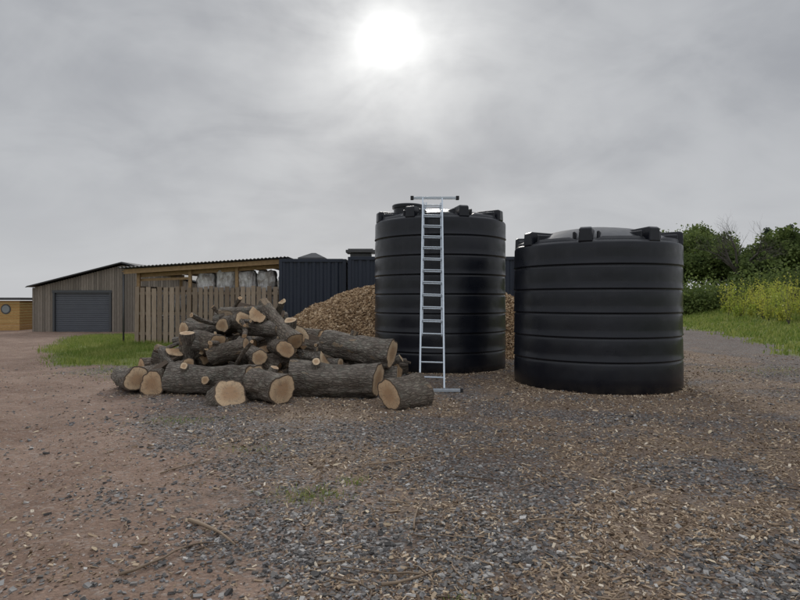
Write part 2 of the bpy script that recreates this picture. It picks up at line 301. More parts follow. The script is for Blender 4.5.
def tank(cx,cy,R,nb,band,Hs,lug_a,crown,lid):
    e=empty('water_tank',(cx,cy,-.02))
    prof=[(R-.03,0),(R,.03)]
    z0=Hs-nb*band
    for k in range(nb+1):
        z=z0+k*band
        if z>.2 and k<nb:
            prof+=[(R+.002,z-.05),(R-.002,z-.022),(R-.012,z-.012),(R-.016,z),(R-.012,z+.008),(R+.008,z+.016),(R+.017,z+.024),(R+.018,z+.032),(R+.008,z+.05)]
        if k<nb: prof+=[(R+.005,z+band*.35),(R+.005,z+band*.5),(R+.005,z+band*.68)]
    prof+=[(R+.004,Hs-.06),(R-.002,Hs-.03),(R-.02,Hs-.006),(R-.05,Hs+.01),(R-.085,Hs+.012),(R-.10,Hs+.02),(R-.12,Hs+.05),(R-.16,Hs+.075)]
    for u in np.linspace(.1,1,9): prof.append(((R-.16)*(1-u)+.42*u,Hs+.075+(crown-.075)*math.sin(u*math.pi/2)**.9))
    prof+=[(.40,Hs+crown+.02),(.3,Hs+crown+.025)]
    b=MB(); sd=cx; b.lathe(prof,160,0,wob=lambda th,z:.007*math.sin(2*th+sd)+.004*math.sin(5*th+z*2+sd)+.003*math.sin(9*th-z*3)); b.obj('shell',[tk],e,True)
    b=MB()
    for k in range(8):
        a=math.radians(lug_a+45*k); Rz=Matrix.Rotation(a,3,'Z')
        pr=[(R-.62,Hs+.10),(R-.60,Hs+.22),(R-.05,Hs+.235),(R+.0,Hs+.21),(R+.004,Hs-.0),(R-.02,Hs-.05),(R-.2,Hs-.03)]
        vs=[];w=.12
        for sgn in(-1,1):
            for (r_,z_) in pr: vs.append(Rz@Vector((r_,sgn*w*(1.0 if z_<Hs+.15 else .86),z_)))
        m_=len(pr); fs=[tuple(range(m_)),tuple(range(2*m_-1,m_-1,-1))]+[(i,i+m_,(i+1)%m_+m_,(i+1)%m_) for i in range(m_)]
        b.add(vs,fs)
        for sg in(-1,1):
            c=Rz@Vector((R-.26,sg*.2,Hs+.10)); b.box(c,(.34,.05,.14),0,Rz)
    b.obj('lifting_lugs',[tk],e,False,.02)
    b=MB(); 
    for k in range(8):
        a0=math.radians(lug_a+45*k+6); a1=math.radians(lug_a+45*k+39); n=14; vs=[];fs=[]
        for i in range(n+1):
            a=a0+(a1-a0)*i/n; q=min(1,i/2,(n-i)/2); zt=Hs+.02+.05*q
            for (r_,z_) in((R-.055,Hs-.02),(R-.06,zt),(R-.11,zt+.004),(R-.16,Hs+.0)): vs.append((r_*math.cos(a),r_*math.sin(a),z_))
        for i in range(n):
            for j in range(3): fs.append((i*4+j,i*4+j+1,i*4+j+5,i*4+j+4))
        b.add(vs,fs)
    b.obj('rim_ring',[tk],e,True)
    b=MB(); 
    if lid:
        lx,ly,lr,lz0,lz1=lid
        b.lathe([(lr,lz0),(lr,lz1-.09),(lr+.035,lz1-.088),(lr+.04,lz1-.02),(lr+.02,lz1),(.05,lz1+.015)],48,0,(lx,ly,0)); b.obj('manhole_lid',[tk],e,True).modifiers.new('e','EDGE_SPLIT')
    else:
        b.lathe([(.26,Hs+crown),(.26,Hs+crown+.03),(.24,Hs+crown+.04),(.05,Hs+crown+.045)],48,0); b.obj('manhole_lid',[tk],e,True).modifiers.new('e','EDGE_SPLIT')
    return e
tank(3.80,11.26,1.54,6,.42,2.64,-114.5,.33,None)
tank(.97,14.07,1.565,8,.43,3.46,-29,.28,(-.78,-.15,.34,3.4,3.90))

# ------------------------------------------------------------------ ladder
al,t=mat('aluminium'); P=pos(t); t.out(t.mix(t.noise(P,20,3,.6),(.40,.45,.50),(.60,.645,.69)),.42,metal=.6)
rb,t=mat('rubber_foot'); t.out((.02,.02,.022),.7)
lad=empty('ladder')
B0=Vector((.556,10.05,.06)); B1=Vector((.715,12.72,3.84)); ax=(B1-B0).normalized(); L=(B1-B0).length; xd=Vector((1,.0,0)); xd=(xd-ax*xd.dot(ax)).normalized(); nd=xd.cross(ax)
if nd.y<0: nd=-nd
RL=Matrix((xd,nd,ax)).transposed()
b=MB()
def lp(u,v,w): return B0+xd*u+nd*v+ax*w
for sg in(-1,1):
    b.box(lp(sg*.215,0,L/2),(.026,.062,L),0,RL)
    b.box(lp(sg*.215-sg*.012,0,L/2),(.012,.07,L-.01),0,RL)
b.obj('lower_rails',[al],lad,False,.003)
b=MB(); k=.22
while k<L-.05:
    b.tube([lp(-.205,0,k),lp(.205,0,k)],[.015,.015],8); k+=.30
b.obj('rungs',[al],lad,True).modifiers.new('e','EDGE_SPLIT')
b=MB()
for sg in(-1,1): b.box(lp(sg*.182,.055,1.1+(L-1.1)/2-.05),(.02,.04,L-1.2),0,RL)
k=1.42
while k<L-.1: b.box(lp(0,.055,k),(.34,.02,.02),0,RL); k+=.30
b.obj('upper_section',[al],lad,False,.003)
b=MB(); b.box(B0+Vector((.09,-.03,-.025)),(.80,.075,.05)); b.obj('stabiliser_bar',[al],lad,False,.004)
b=MB()
for u in(-.33,.51): b.box(B0+Vector((u,-.03,-.03)),(.05,.09,.07))
b.obj('feet',[rb],lad,False,.006)
b=MB(); T=lp(.05,0,L+.01); b.box(T,(1.0,.06,.055),0); 
for sg in(-1,1): b.beam(lp(sg*.16,0,L-.35),lp(sg*.16+.03,.14,L),.03,.02)
b.obj('standoff_bar',[al],lad,False,.003)
b=MB()
for sg in(-1,1): b.box(T+Vector((sg*.5,0,0)),(.07,.09,.085))
b.obj('standoff_pads',[rb],lad,False,.008)

# ------------------------------------------------------------------ logs
bk,t=mat('bark'); O=obc(t); rr=orand(t); O2=t.vm('ADD',O,t.vm('SCALE',t.n('ShaderNodeCombineXYZ',None,{0:rr,1:rr,2:rr}).outputs[0],30.))
Ow=t.vm('ADD',t.scl(O2,(1,1,.28)),t.vm('SCALE',t.noise(O2,6,3,.6,'Color'),.08))
vd=t.vor(Ow,22,'DISTANCE_TO_EDGE'); fine=t.noise(t.scl(O2,(1,1,.5)),40,4,.7)
fur=t.m('MULTIPLY',t.ramp(vd,[(0,.15),(.25,1)]),t.ramp(fine,[(.25,.4),(.6,1)]))
base=t.mix(t.ramp(t.noise(O2,4,4,.65),[(.3,0),(.7,1)]),(.21,.178,.15),(.43,.385,.335))
base=t.mix(t.ramp(t.noise(O2,9,4,.6),[(.50,0),(.66,.7)]),base,(.40,.40,.34))
base=t.mix(t.m('MULTIPLY',rr,.5),base,t.mix(1,base,(.8,.66,.54),'MULTIPLY'))
bare=t.ramp(t.noise(t.scl(O2,(1,1,.5)),3.2,4,.6),[(.62,0),(.65,.85)])
base=t.mix(bare,base,t.mix(fine,(.34,.24,.15),(.52,.40,.28)))
col=t.mix(1,base,t.ramp(t.m('MAXIMUM',fur,t.m('MULTIPLY',bare,.8)),[(0,.32),(1,1.)]),'MULTIPLY')
t.out(col,.9,t.bump(t.m('ADD',fur,fine),1,.025),spec=.2)
cw,t=mat('cut_wood'); O=obc(t); rn=t.n('ShaderNodeAttribute',{'attribute_name':'rn'}).outputs['Fac']; rr=orand(t)
xy=t.scl(t.vm('ADD',O,t.vm('SCALE',t.noise(O,5,3,.6,'Color'),.025)),(1,1,0)); ln=t.vm('LENGTH',xy)
ring=t.m('SINE',t.m('MULTIPLY',ln,t.m('ADD',260,t.m('MULTIPLY',rr,120))))
fresh=t.mix(rr,(.74,.59,.40),(.56,.38,.225))
c=t.mix(t.ramp(t.m('ADD',rn,t.m('MULTIPLY',t.m('SUBTRACT',t.noise(O,6,4,.6),.5),.6)),[(.35,.75),(.72,0)]),fresh,(.38,.22,.115))
c=t.mix(t.m('MULTIPLY',t.m('ADD',ring,1),.17),c,t.mix(1,c,(.55,.45,.38),'MULTIPLY'))
sawn=t.noise(t.scl(O,(4,60,4)),3,4,.6); c=t.mix(t.ramp(sawn,[(.4,0),(.75,.45)]),c,(.40,.32,.235))
c=t.mix(t.ramp(t.noise(O,11,4,.7),[(.5,0),(.78,.7)]),c,(.22,.17,.125))
cang=t.n('ShaderNodeSeparateXYZ',None,{0:O}); an=t.m('ARCTAN2',cang.outputs[1],cang.outputs[0]); ck=t.noise(t.n('ShaderNodeCombineXYZ',None,{0:t.m('MULTIPLY',an,2.2),1:t.m('MULTIPLY',ln,1.5),2:t.m('MULTIPLY',rr,40)}).outputs[0],3,2,.5)
c=t.mix(t.ramp(ck,[(.485,0),(.5,.7),(.515,0)]),c,(.08,.05,.035))
c=t.mix(t.ramp(rn,[(.885,0),(.92,1)]),c,(.10,.075,.056))
t.out(c,.8,t.bump(sawn,.4,.006),spec=.2)
lpile=empty('log_pile'); LN=[0]
def log(p0,p1,r0,r1,split=False,knots=0,curve=.0,name='log'):
    p0=Vector(p0);p1=Vector(p1);L=(p1-p0).length; na=44 if max(r0,r1)>.12 else 26; ns=max(4,int(L/.045)); sd=random.uniform(0,100)
    cvx=random.uniform(-1,1)*curve; cvy=random.uniform(-1,1)*curve; ta=random.uniform(-.22,.22); tb=random.uniform(-.22,.22)
    vs=[];fs=[];ms=[];rn=[]
    flat=random.uniform(-.15,.25); ell=random.uniform(.9,1.1)
    def ringv(u,scale=1.,endt=0):
        r=r0+(r1-r0)*u; out=[]
        flare=1+.10*(1-u)**4
        for k in range(na):
            th=2*math.pi*k/na; c_,s_=math.cos(th),math.sin(th); z=(u-.5)*L
            q=1+.28*mnoise.noise(Vector((c_*.9+sd,s_*.9,z*1.1)))+.12*mnoise.noise(Vector((c_*2.2+sd,s_*2.2,z*2.8)))
            rid=mnoise.noise(Vector((c_*7*r/.15+sd,s_*7*r/.15,z*4)))
            q+=(.06*rid)*(.2/max(r,.1))**.3
            rad=r*q*flare*scale; xx=rad*c_*ell; yy=rad*s_/ell
            if split: yy=max(yy,r*flat*scale-.01*mnoise.noise(Vector((c_*5,z*6,sd))))
            b_=math.sin(u*math.pi)
            out.append((xx+cvx*b_,yy+cvy*b_,z+(ta if endt<0 else tb)*xx*abs(endt)+.3*(tb)*yy*abs(endt)))
        return out
    for i in range(ns+1):
        u=i/ns; vs+=ringv(u,1.,-1 if i==0 else (1 if i==ns else 0)); rn+=[1.]*na
    for i in range(ns):
        for k in range(na):
            f=(i*na+k,i*na+(k+1)%na,(i+1)*na+(k+1)%na,(i+1)*na+k); fs.append(f)
            isf=0
            if split and all(vs[j][1]<(r0+(r1-r0)*(i/ns))*flat+.012 for j in f): isf=1
            ms.append(isf)
    for end in(0,1):
        prev=None
        rings=[1.,.93,.6,.3]
        for ri,sc in enumerate(rings):
            o=len(vs); vv=ringv(float(end),sc,-1 if end==0 else 1); sgn=-1 if end==0 else 1
            vs+=[(a,b_,z_+sgn*(.004 if ri else .0)) for a,b_,z_ in vv]; rn+=[sc if not split else min(sc,.88)*.9]*na
            if prev is not None:
                for k in range(na):
                    f=(prev+k,prev+(k+1)%na,o+(k+1)%na,o+k); fs.append(f if end else f[::-1]); ms.append(1)
            prev=o
        o=len(vs); cen=[sum(vs[prev+k][j] for k in range(na))/na for j in range(3)]; vs.append(tuple(cen)); rn.append(0.)
        for k in range(na): f=(prev+k,prev+(k+1)%na,o); fs.append(f if end else f[::-1]); ms.append(1)
    me=bpy.data.meshes.new(name); me.from_pydata(vs,[],fs); me.polygons.foreach_set('material_index',ms)
    a=me.attributes.new('rn','FLOAT','POINT'); a.data.foreach_set('value',rn)
    LN[0]+=1; ob=link('%s_%d'%(name,LN[0]),me,[bk,cw],lpile,True)
    z=(p1-p0).normalized(); q=z.to_track_quat('Z','Y'); M=q.to_matrix().to_4x4()@Matrix.Rotation(random.uniform(0,6.28) if not split else random.uniform(2.2,4.1),4,'Z'); M.translation=(p0+p1)/2; ob.matrix_world=M
    for k in range(knots):
        u=random.uniform(.2,.8); th=random.uniform(0,6.28); r=r0+(r1-r0)*u; d=(M.to_3x3()@Vector((math.cos(th),math.sin(th),.3))).normalized(); c=p0.lerp(p1,u)
        if d.z<-.1: d.z=-d.z
        log(c+d*r*.5,c+d*(r+random.uniform(.05,.12)),r*.35,r*.3,name='stub')
    return ob
# front row
log((-4.0,10.05,.25),(-2.42,9.5,.28),.22,.26,knots=2)
log((-2.72,9.0,.03),(-2.62,8.90,.16),.31,.29)
log((-2.3,9.35,.25),(-1.78,8.8,.235),.245,.235,knots=1)
log((-1.80,9.85,.28),(-.36,9.42,.285),.255,.27,knots=1)
log((-1.42,10.75,.80),(-.14,9.98,.68),.185,.235,knots=1)
log((.30,8.95,.21),(-.16,8.42,.215),.225,.215)
# second row and heap features
log((-2.72,11.5,1.52),(-1.86,10.2,.86),.11,.17,curve=.05)
log((-3.5,11.3,1.28),(-2.5,11.4,1.42),.16,.12)
log((-3.8,11.9,1.0),(-2.95,10.9,1.22),.14,.17,knots=1)
log((-3.2,11.9,1.35),(-3.35,10.9,1.12),.12,.14)
log((-2.35,10.9,.72),(-1.98,10.05,.74),.155,.165)
log((-2.95,10.7,.68),(-2.45,10.0,.60),.14,.15)
log((-1.7,10.5,.55),(-1.28,9.95,.60),.15,.15,split=True)
log((-4.6,12.3,.22),(-5.2,11.6,.22),.19,.20)
log((-5.0,12.8,.2),(-4.2,12.2,.25),.21,.19)
log((-4.4,11.6,.5),(-3.6,10.7,.60),.17,.18)
log((-4.75,11.4,.20),(-4.25,10.7,.22),.17,.18)
log((-3.4,10.5,.60),(-2.75,10.35,.78),.18,.165,knots=1)
log((-1.0,11.2,.75),(-.25,10.7,.5),.15,.17)
log((-.9,11.4,.2),(-.1,10.6,.22),.2,.2)
log((-.7,10.2,.22),(-.05,10.15,.22),.19,.19)
log((-1.6,10.4,.28),(-1.2,9.95,.3),.13,.14)
log((-3.0,11.2,1.1),(-2.2,10.7,1.04),.17,.15)
log((-3.9,11.0,.85),(-3.3,10.4,.80),.17,.19)
log((-3.95,10.75,.32),(-3.85,10.45,1.0),.12,.14)
log((-4.25,11.0,.1),(-4.32,10.85,.62),.17,.16)
log((-2.15,11.1,.6),(-2.05,10.75,1.22),.10,.12)
PRX=[-5.2,-4.9,-4.3,-3.9,-3.4,-2.7,-2.15,-1.0,-.2,.1]; PRZ=[.1,.40,.78,1.16,1.44,1.52,1.06,.82,.6,.2]
for i in range(125):
    x=random.uniform(-4.8,-.2); v=random.random(); y=10.15+v*2.9
    top=np.interp(x,PRX,PRZ)*min(1,.42+.62*min(1,(y-10.1)/1.1))*min(1,(13.4-y)/1.3)
    r=random.choice([.04,.06,.08,.10,.13,.16,.20]); z=max(r,top*random.choice([.35,.65,.95,1.])-r); Lh=random.uniform(.2,.52)*(1.2 if r<.1 else 1)
    a=random.choice([random.gauss(-.5,.6),random.gauss(-1.1,.5),random.gauss(.2,.5)]); el=random.gauss(0,.38)
    d=Vector((math.cos(a)*math.cos(el),math.sin(a)*math.cos(el),math.sin(el)))*Lh
    if z-abs(d.z)<r*.8: d.z*=.2
    log(Vector((x,y,z))-d,Vector((x,y,z))+d,r*random.uniform(.8,1),r,split=random.random()<.4,knots=0,curve=.03)
for i in range(16):
    x=random.uniform(-4.6,-.6); y=random.uniform(10.1,12); top=np.interp(x,PRX,PRZ)*min(1,.5+.5*(y-10))
    a=random.uniform(0,6.28); L=random.uniform(.3,.6); z=max(.1,top+random.uniform(-.3,.02)); d=Vector((math.cos(a),math.sin(a),random.gauss(0,.3)))*L
    if z-abs(d.z)<.05:d.z=0
    log(Vector((x,y,z))-d,Vector((x,y,z))+d,.03,.045,curve=.06)

# ------------------------------------------------------------------ wood materials for buildings
def plank_mat(name,c0,c1,sc=(1,1,1),grain=(14,14,1.2)):
    m,t=mat(name); P=pos(t); r=isl(t); Pg=t.vm('ADD',t.scl(P,grain),t.n('ShaderNodeCombineXYZ',None,{0:t.m('MULTIPLY',r,50),1:r,2:t.m('MULTIPLY',r,9)}).outputs[0])
    gr=t.noise(Pg,3,4,.65); c=t.mix(r,c0,c1); c=t.mix(t.ramp(gr,[(.35,0),(.7,.65)]),c,t.mix(1,c,(.5,.46,.42),'MULTIPLY'))
    t.out(c,.85,t.bump(gr,.4,.006),spec=.2); return m
board=plank_mat('weathered_board',(.24,.185,.14),(.44,.35,.27))
clad=plank_mat('cladding_board',(.18,.16,.135),(.29,.255,.215))
timber=plank_mat('timber_beam',(.38,.255,.14),(.45,.31,.175),grain=(3,3,3))
cabinw=plank_mat('cabin_timber',(.52,.31,.12),(.60,.38,.16),grain=(2,2,10))
rf,t=mat('roof_sheet'); t.out(t.mix(t.noise(pos(t),3,3,.6),(.045,.046,.05),(.1,.1,.102)),.6,metal=.2)
dk,t=mat('dark_interior'); t.out((.03,.026,.022),.9)
dr,t=mat('door_metal'); t.out(t.mix(t.noise(pos(t),2,3,.6),(.10,.11,.13),(.125,.14,.16)),.5)
fr,t=mat('door_frame'); t.out((.06,.065,.07),.5)

# ------------------------------------------------------------------ firewood shed
shed=empty('firewood_shed'); Y0=21.5; XL,XR=-9.86,-4.28
def zr(x): return 2.78+(x-XL)/(XR-XL)*.36
def gz(x,y): return float(H(np.array([x]),np.array([y]))[0])
b=MB(); x=XL
while x<XR-.02:
    w=random.uniform(.135,.17); hz=2.06+random.gauss(0,.03); g0=gz(x,Y0)
    b.box((x+w/2,Y0+random.uniform(-.006,.006),(hz+g0)/2-.0),(w,.022,hz-g0+.06),0,Matrix.Rotation(random.gauss(0,.006),3,'Y')); x+=w+random.uniform(.035,.06)
b.obj('front_boards',[board],shed)
b=MB()
for z in(.35,1.1,1.85): b.box(((XL+XR)/2,Y0+.06,z),(XR-XL,.05,.1))
b.obj('front_rails',[board],shed)
b=MB(); y=Y0+.12
while y<25.8:
    b.box((XL-.02,y+.07,1.0),(.022,.15,2.25)); y+=.18
x=XL
while x<XR: b.box((x+.08,26.0,1.0),(.155,.022,2.1)); x+=.19
b.obj('side_and_back_boards',[board],shed)
b=MB()
for x in(XL+.07,XL+2.0,XL+3.75,XR-.07):
    for y in(Y0+.15,25.85): b.box((x,y,zr(x)/2-.18),(.11,.11,zr(x)+.1))
b.obj('posts',[timber],shed,False,.004)
b=MB()
b.beam((XL-.35,Y0-.12,zr(XL-.35)-.11),(XR+.02,Y0-.12,zr(XR)-.11),.045,.17); b.beam((XL,Y0+.23,zr(XL)-.26),(XR,Y0+.23,zr(XR)-.26),.05,.15)
b.beam((XL-.0,Y0+.25,2.35),(XL+2.0,Y0+.25,2.42),.04,.09)
b.beam((XL-.36,Y0-.1,zr(XL)-.12),(XL-.36,26.2,zr(XL)-.12),.15,.04)
for i in range(8):
    xx=XL+.1+i*.75; b.beam((xx,Y0-.08,zr(xx)-.12),(xx,26.1,zr(xx)-.12),.05,.12)
b.obj('roof_beams',[timber],shed)
b=MB(); n=180; vs=[];fs=[]
for i in range(n+1):
    xx=XL-.5+(XR+.15-XL+.5)*i/n; z=zr(xx)+.02+.018*math.sin(i*math.pi/2)
    for y in(Y0-.3,26.4): vs+= [(xx,y,z),(xx,y,z+.03)]
for i in range(n):
    o=i*4; fs+=[(o,o+4,o+6,o+2),(o+1,o+3,o+7,o+5),(o,o+1,o+5,o+4),(o+2,o+6,o+7,o+3)]
b.add(vs,fs); b.obj('roof_sheet',[rf],shed)
b=MB(); b.tube([(XL-.38,Y0-.1,gz(XL,Y0)-.05),(XL-.38,Y0-.1,2.55)],[.035,.035],8); b.obj('downpipe',[rf],shed,True)
# net sacks
sk,t=mat('net_sack'); P=pos(t); fo=t.noise(t.scl(P,(7,7,1.6)),1.6,4,.6); lu=t.noise(P,4.5,3,.6)
cc2=t.mix(t.ramp(fo,[(.35,0),(.65,1)]),(.34,.325,.31),(.74,.73,.72)); cc2=t.mix(t.ramp(lu,[(.5,0),(.62,.7)]),cc2,(.24,.20,.165))
t.out(cc2,.6,t.bump(t.m('ADD',fo,lu),1,.06),spec=.4)
def sack(b,cx,cy,cz,w,h,dp):
    sd=random.uniform(0,50); nu,nv=28,18; vs=[];fs=[]
    for j in range(nv+1):
        ph=-math.pi/2+math.pi*j/nv
        for i in range(nu):
            th=2*math.pi*i/nu; sg=lambda v,e:math.copysign(abs(v)**e,v)
            x=sg(math.cos(th),.45)*math.cos(ph)**.35*w/2; y=sg(math.sin(th),.45)*math.cos(ph)**.35*dp/2; z=sg(math.sin(ph),.7)*h/2
            q=1+.16*mnoise.noise(Vector((x*3+sd,y*3,z*3)))+.14*mnoise.noise(Vector((x*8+sd,y*8,z*8)))
            vs.append((cx+x*q,cy+y*q,cz+z*q))
    for j in range(nv):
        for i in range(nu): fs.append((j*nu+i,j*nu+(i+1)%nu,(j+1)*nu+(i+1)%nu,(j+1)*nu+i))
    b.add(vs,fs)
b=MB(); x=XL+2.15
while x<XR-.3:
    w=random.uniform(.72,.86); hh=random.uniform(.8,1.0)
    sack(b,x+w/2,Y0+.55,1.83+hh/2,w*.94,hh,.75); sack(b,x+w/2,Y0+.75,1.4,w,.9,.85); sack(b,x+w/2,Y0+.75,.5,w,.95,.85)
    x+=w*1.03
for x in(XL+.5,XL+1.3): sack(b,x,Y0+1.3,1.5,.75,.9,.8); sack(b,x,Y0+1.3,.5,.8,1,.8)
b.obj('firewood_sacks',[sk],shed,True)

# ------------------------------------------------------------------ garage
gar=empty('timber_garage'); D=36.; gl,gp,grr=-22.9,-17.25,-11.6; ez,pz=2.40,3.84; bz=-.45
dx0,dx1,dz=-21.5,-18.1,2.06
def rz(x): return ez+(pz-ez)*(1-abs(x-gp)/(gp-gl))
b=MB(); x=gl
while x<grr-.02:
    w=.145; xm=x+w/2; lo=bz
    if dx0-.1<xm<dx1+.1: lo=dz+.1
    top=rz(xm)-.06; b.box((xm,D+random.uniform(-.004,.004),(lo+top)/2),(w,.03,top-lo)); x+=.16
y=D+.05
while y<48: b.box((gl,y+.07,(bz+ez)/2-.03),(.03,.145,ez-bz)); b.box((grr,y+.07,(bz+ez)/2-.03),(.03,.145,ez-bz)); y+=.16
b.obj('cladding',[clad],gar)
b=MB()
poly=[(gl+.05,bz),(grr-.05,bz),(grr-.05,ez-.1),(gp,pz-.12),(gl+.05,ez-.1)]
vs=[(p[0],D+.14,p[1]) for p in poly]+[(p[0],48.,p[1]) for p in poly]; b.add(vs,[(0,1,2,3,4),(9,8,7,6,5)]+[(i,i+5,(i+1)%5+5,(i+1)%5) for i in range(5)]); b.obj('core',[dk],gar)
b=MB()
for i in range(21):
    z0=bz+(dz-bz)*i/21; b.box(((dx0+dx1)/2,D+.09,z0+.055),(dx1-dx0,.05,.1),0,Matrix.Rotation(.12,3,'X'))
b.obj('roller_door',[dr],gar,False,.006)
b=MB(); b.box((dx0-.06,D-.01,(bz+dz)/2),(.12,.08,dz-bz)); b.box((dx1+.06,D-.01,(bz+dz)/2),(.12,.08,dz-bz)); b.box(((dx0+dx1)/2,D-.02,dz+.07),(dx1-dx0+.3,.1,.16)); b.obj('door_frame',[fr],gar)
b=MB()
for (xa,xb) in((gl-.25,gp),(grr+.25,gp)):
    za=ez-(pz-ez)/(gp-gl)*.25+.06; b.beam((xa,D-.25,za),(xb,D-.25,pz+.06),.03,.16,0,Vector((0,1,0)))
    vs=[(xa,D-.22,za),(xb,D-.22,pz+.06),(xb,48.3,pz+.06),(xa,48.3,za)]; vs+=[(v[0],v[1],v[2]+.07) for v in vs]
    b.add(vs,[(0,1,2,3),(7,6,5,4),(0,4,5,1),(1,5,6,2),(2,6,7,3),(3,7,4,0)])
b.obj('roof',[rf],gar)
# cabin
cab=empty('timber_cabin'); D=38.; b=MB(); z=-.42
while z<1.55: b.box((-29.2,D,z+.09),(8.4,.05,.17)); b.box((-25.03,D+2,z+.09),(.05,4,.17)); z+=.18
b.obj('walls',[cabinw],cab)
b=MB(); b.box((-29.2,D+2,1.68),(8.9,4.6,.16)); b.obj('roof',[rf],cab,False,.02)
b=MB(); b.tube([(-25.9,D-.045,1.0),(-25.9,D-.02,1.0)],[.33,.33],28); b.obj('round_window_frame',[rf],cab)
gl_m,t=mat('window_glass'); t.out((.25,.27,.28),.1)
b=MB(); b.tube([(-25.9,D-.055,1.0),(-25.9,D-.03,1.0)],[.25,.25],28); b.obj('round_window_pane',[gl_m],cab)
b=MB(); b.box((-27.6,D-.04,.55),(.9,.05,1.9)); b.obj('door',[clad],cab)

# ------------------------------------------------------------------ containers
ct,t=mat('container_paint'); P=pos(t); c=t.mix(t.noise(P,1.5,4,.65),(.014,.02,.035),(.026,.034,.053)); c=t.mix(t.ramp(t.noise(t.scl(P,(8,8,.7)),1.2,4,.7),[(.6,0),(.8,.35)]),c,(.07,.065,.06)); t.out(c,.5,spec=.4)
def corr(b,p0,p1,z0,z1,dep=.04,pitch=.28):
    p0=Vector(p0);p1=Vector(p1);d=p1-p0;L=d.length;d.normalize();n=Vector((d.y,-d.x)); k=max(1,round(L/pitch)); pt=L/k; pts=[]
    for i in range(k):
        for u,o in((0,0),(.3,0),(.5,dep),(.8,dep)): pts.append(p0+d*(i+u)*pt-n*o)
    pts.append(p1); vs=[(p.x,p.y,z0) for p in pts]+[(p.x,p.y,z1) for p in pts]; m=len(pts)
    b.add(vs,[(i,i+1,i+1+m,i+m) for i in range(m-1)])
def container(x0,x1,y0,y1,z0,z1):
    e=empty('shipping_container'); b=MB(); w=.12
    corr(b,(x0+w,y0+.03),(x1-w,y0+.03),z0,z1); corr(b,(x1-.03,y0+w),(x1-.03,y1-w),z0,z1); corr(b,(x1-w,y1-.03),(x0+w,y1-.03),z0,z1); corr(b,(x0+.03,y1-w),(x0+.03,y0+w),z0,z1)
    b.obj('corrugated_walls',[ct],e)
    b=MB()
    for x in(x0+w/2,x1-w/2):
        for y in(y0+w/2,y1-w/2): b.box((x,y,(z0+z1)/2),(w,w,z1-z0+.02))
    for z in(z0+.06,z1-.04):
        for y in(y0+w/2,y1-w/2): b.box(((x0+x1)/2,y,z),(x1-x0-2*w,w-.01,.12))
        for x in(x0+w/2,x1-w/2): b.box((x,(y0+y1)/2,z),(w-.01,y1-y0-2*w,.12))
    b.box(((x0+x1)/2,(y0+y1)/2,z1+.0),(x1-x0-.1,y1-y0-.1,.03)); b.obj('frame',[ct],e,False,.006)
    return e
cA=container(-4.4,-1.96,21.0,27.06,0,3.08)
b=MB(); cx,cy=-3.25,21.6
b.add([(cx-.5,cy-.4,3.1),(cx+.5,cy-.4,3.1),(cx+.5,cy+.4,3.1),(cx-.5,cy+.4,3.1),(cx-.5,cy-.4,3.16),(cx+.5,cy-.4,3.16),(cx+.5,cy+.4,3.16),(cx-.5,cy+.4,3.16),(cx-.05,cy,3.36),(cx+.1,cy,3.36)],[(0,1,5,4),(1,2,6,5),(2,3,7,6),(3,0,4,7),(4,5,9,8),(5,6,9),(6,7,8,9),(7,4,8)]); b.obj('roof_vent',[rf],cA)
cB=container(-1.86,4.2,20.6,23.04,0,3.13)
b=MB(); b.box((-1.42,21.1,3.21),(.75,.6,.14)); b.box((-1.42,21.1,3.35),(1.05,.85,.10)); b.box((-1.42,21.1,3.42),(.9,.7,.05)); b.obj('roof_vent',[rf],cB,False,.01)

# ------------------------------------------------------------------ trees
lm,t=mat('leaf_dark'); P=pos(t)
t.out(t.mix(t.ramp(t.noise(P,.35,3,.6),[(.35,0),(.65,1)]),t.mix(isl(t),(.06,.09,.033),(.12,.16,.055)),t.mix(isl(t),(.12,.17,.045),(.22,.27,.08))),.7,trans=.4,spec=.2)
lc,t=mat('leaf_conifer'); t.out(t.mix(isl(t),(.035,.055,.035),(.07,.095,.055)),.7,spec=.2)
ly,t=mat('leaf_willow'); t.out(t.mix(t.ramp(t.noise(pos(t),.5,3,.6),[(.35,0),(.65,1)]),t.mix(isl(t),(.24,.32,.05),(.38,.44,.08)),t.mix(isl(t),(.38,.38,.06),(.62,.58,.12))),.6,trans=.45,spec=.2)
tb_,t=mat('tree_bark'); t.out(t.mix(t.noise(pos(t),5,3,.6),(.05,.042,.035),(.13,.115,.10)),.9)
def leaves(name,C,s,m,parent=None):
    C=np.asarray(C); n=len(C); R=rotmats(n,1.2); s=np.broadcast_to(s,(n,))*rng.uniform(.6,1.3,n)
    q=np.array([(-1,-.5,0),(.2,-.7,.1),(1,.2,0),(-.1,.7,-.1)]); V=np.einsum('nij,kj->nki',R,q)*s[:,None,None]+C[:,None,:]
    return link(name,fast_mesh(name,V,np.arange(4*n).reshape(n,4),4),[m],parent)
def branch(b,p,d,L,r,lev,tips,up=.15,spread=.6,kids=4):
    n=5;pts=[p.copy()];rs=[r];q=p.copy();dd=d.normalized()
    for i in range(n):
        dd=(dd+Vector((random.gauss(0,.13),random.gauss(0,.13),random.gauss(up*.3,.08)))).normalized(); q=q+dd*L/n; pts.append(q.copy()); rs.append(r*(1-.5*(i+1)/n))
    b.tube(pts,rs,6 if lev>1 else 3,caps=False); 
    if lev<=1: tips.append(q.copy()); tips.append(pts[3].copy())
    if lev>0:
        for k in range(kids):
            i=random.choice([2,3,4,5,5]); a=random.uniform(0,6.28); side=dd.orthogonal().normalized(); side=Matrix.Rotation(a,3,dd)@side
            branch(b,pts[i],(dd+side*spread*random.uniform(.6,1.4)).normalized(),L*random.uniform(.55,.8),rs[i]*.62,lev-1,tips,up,spread,kids)
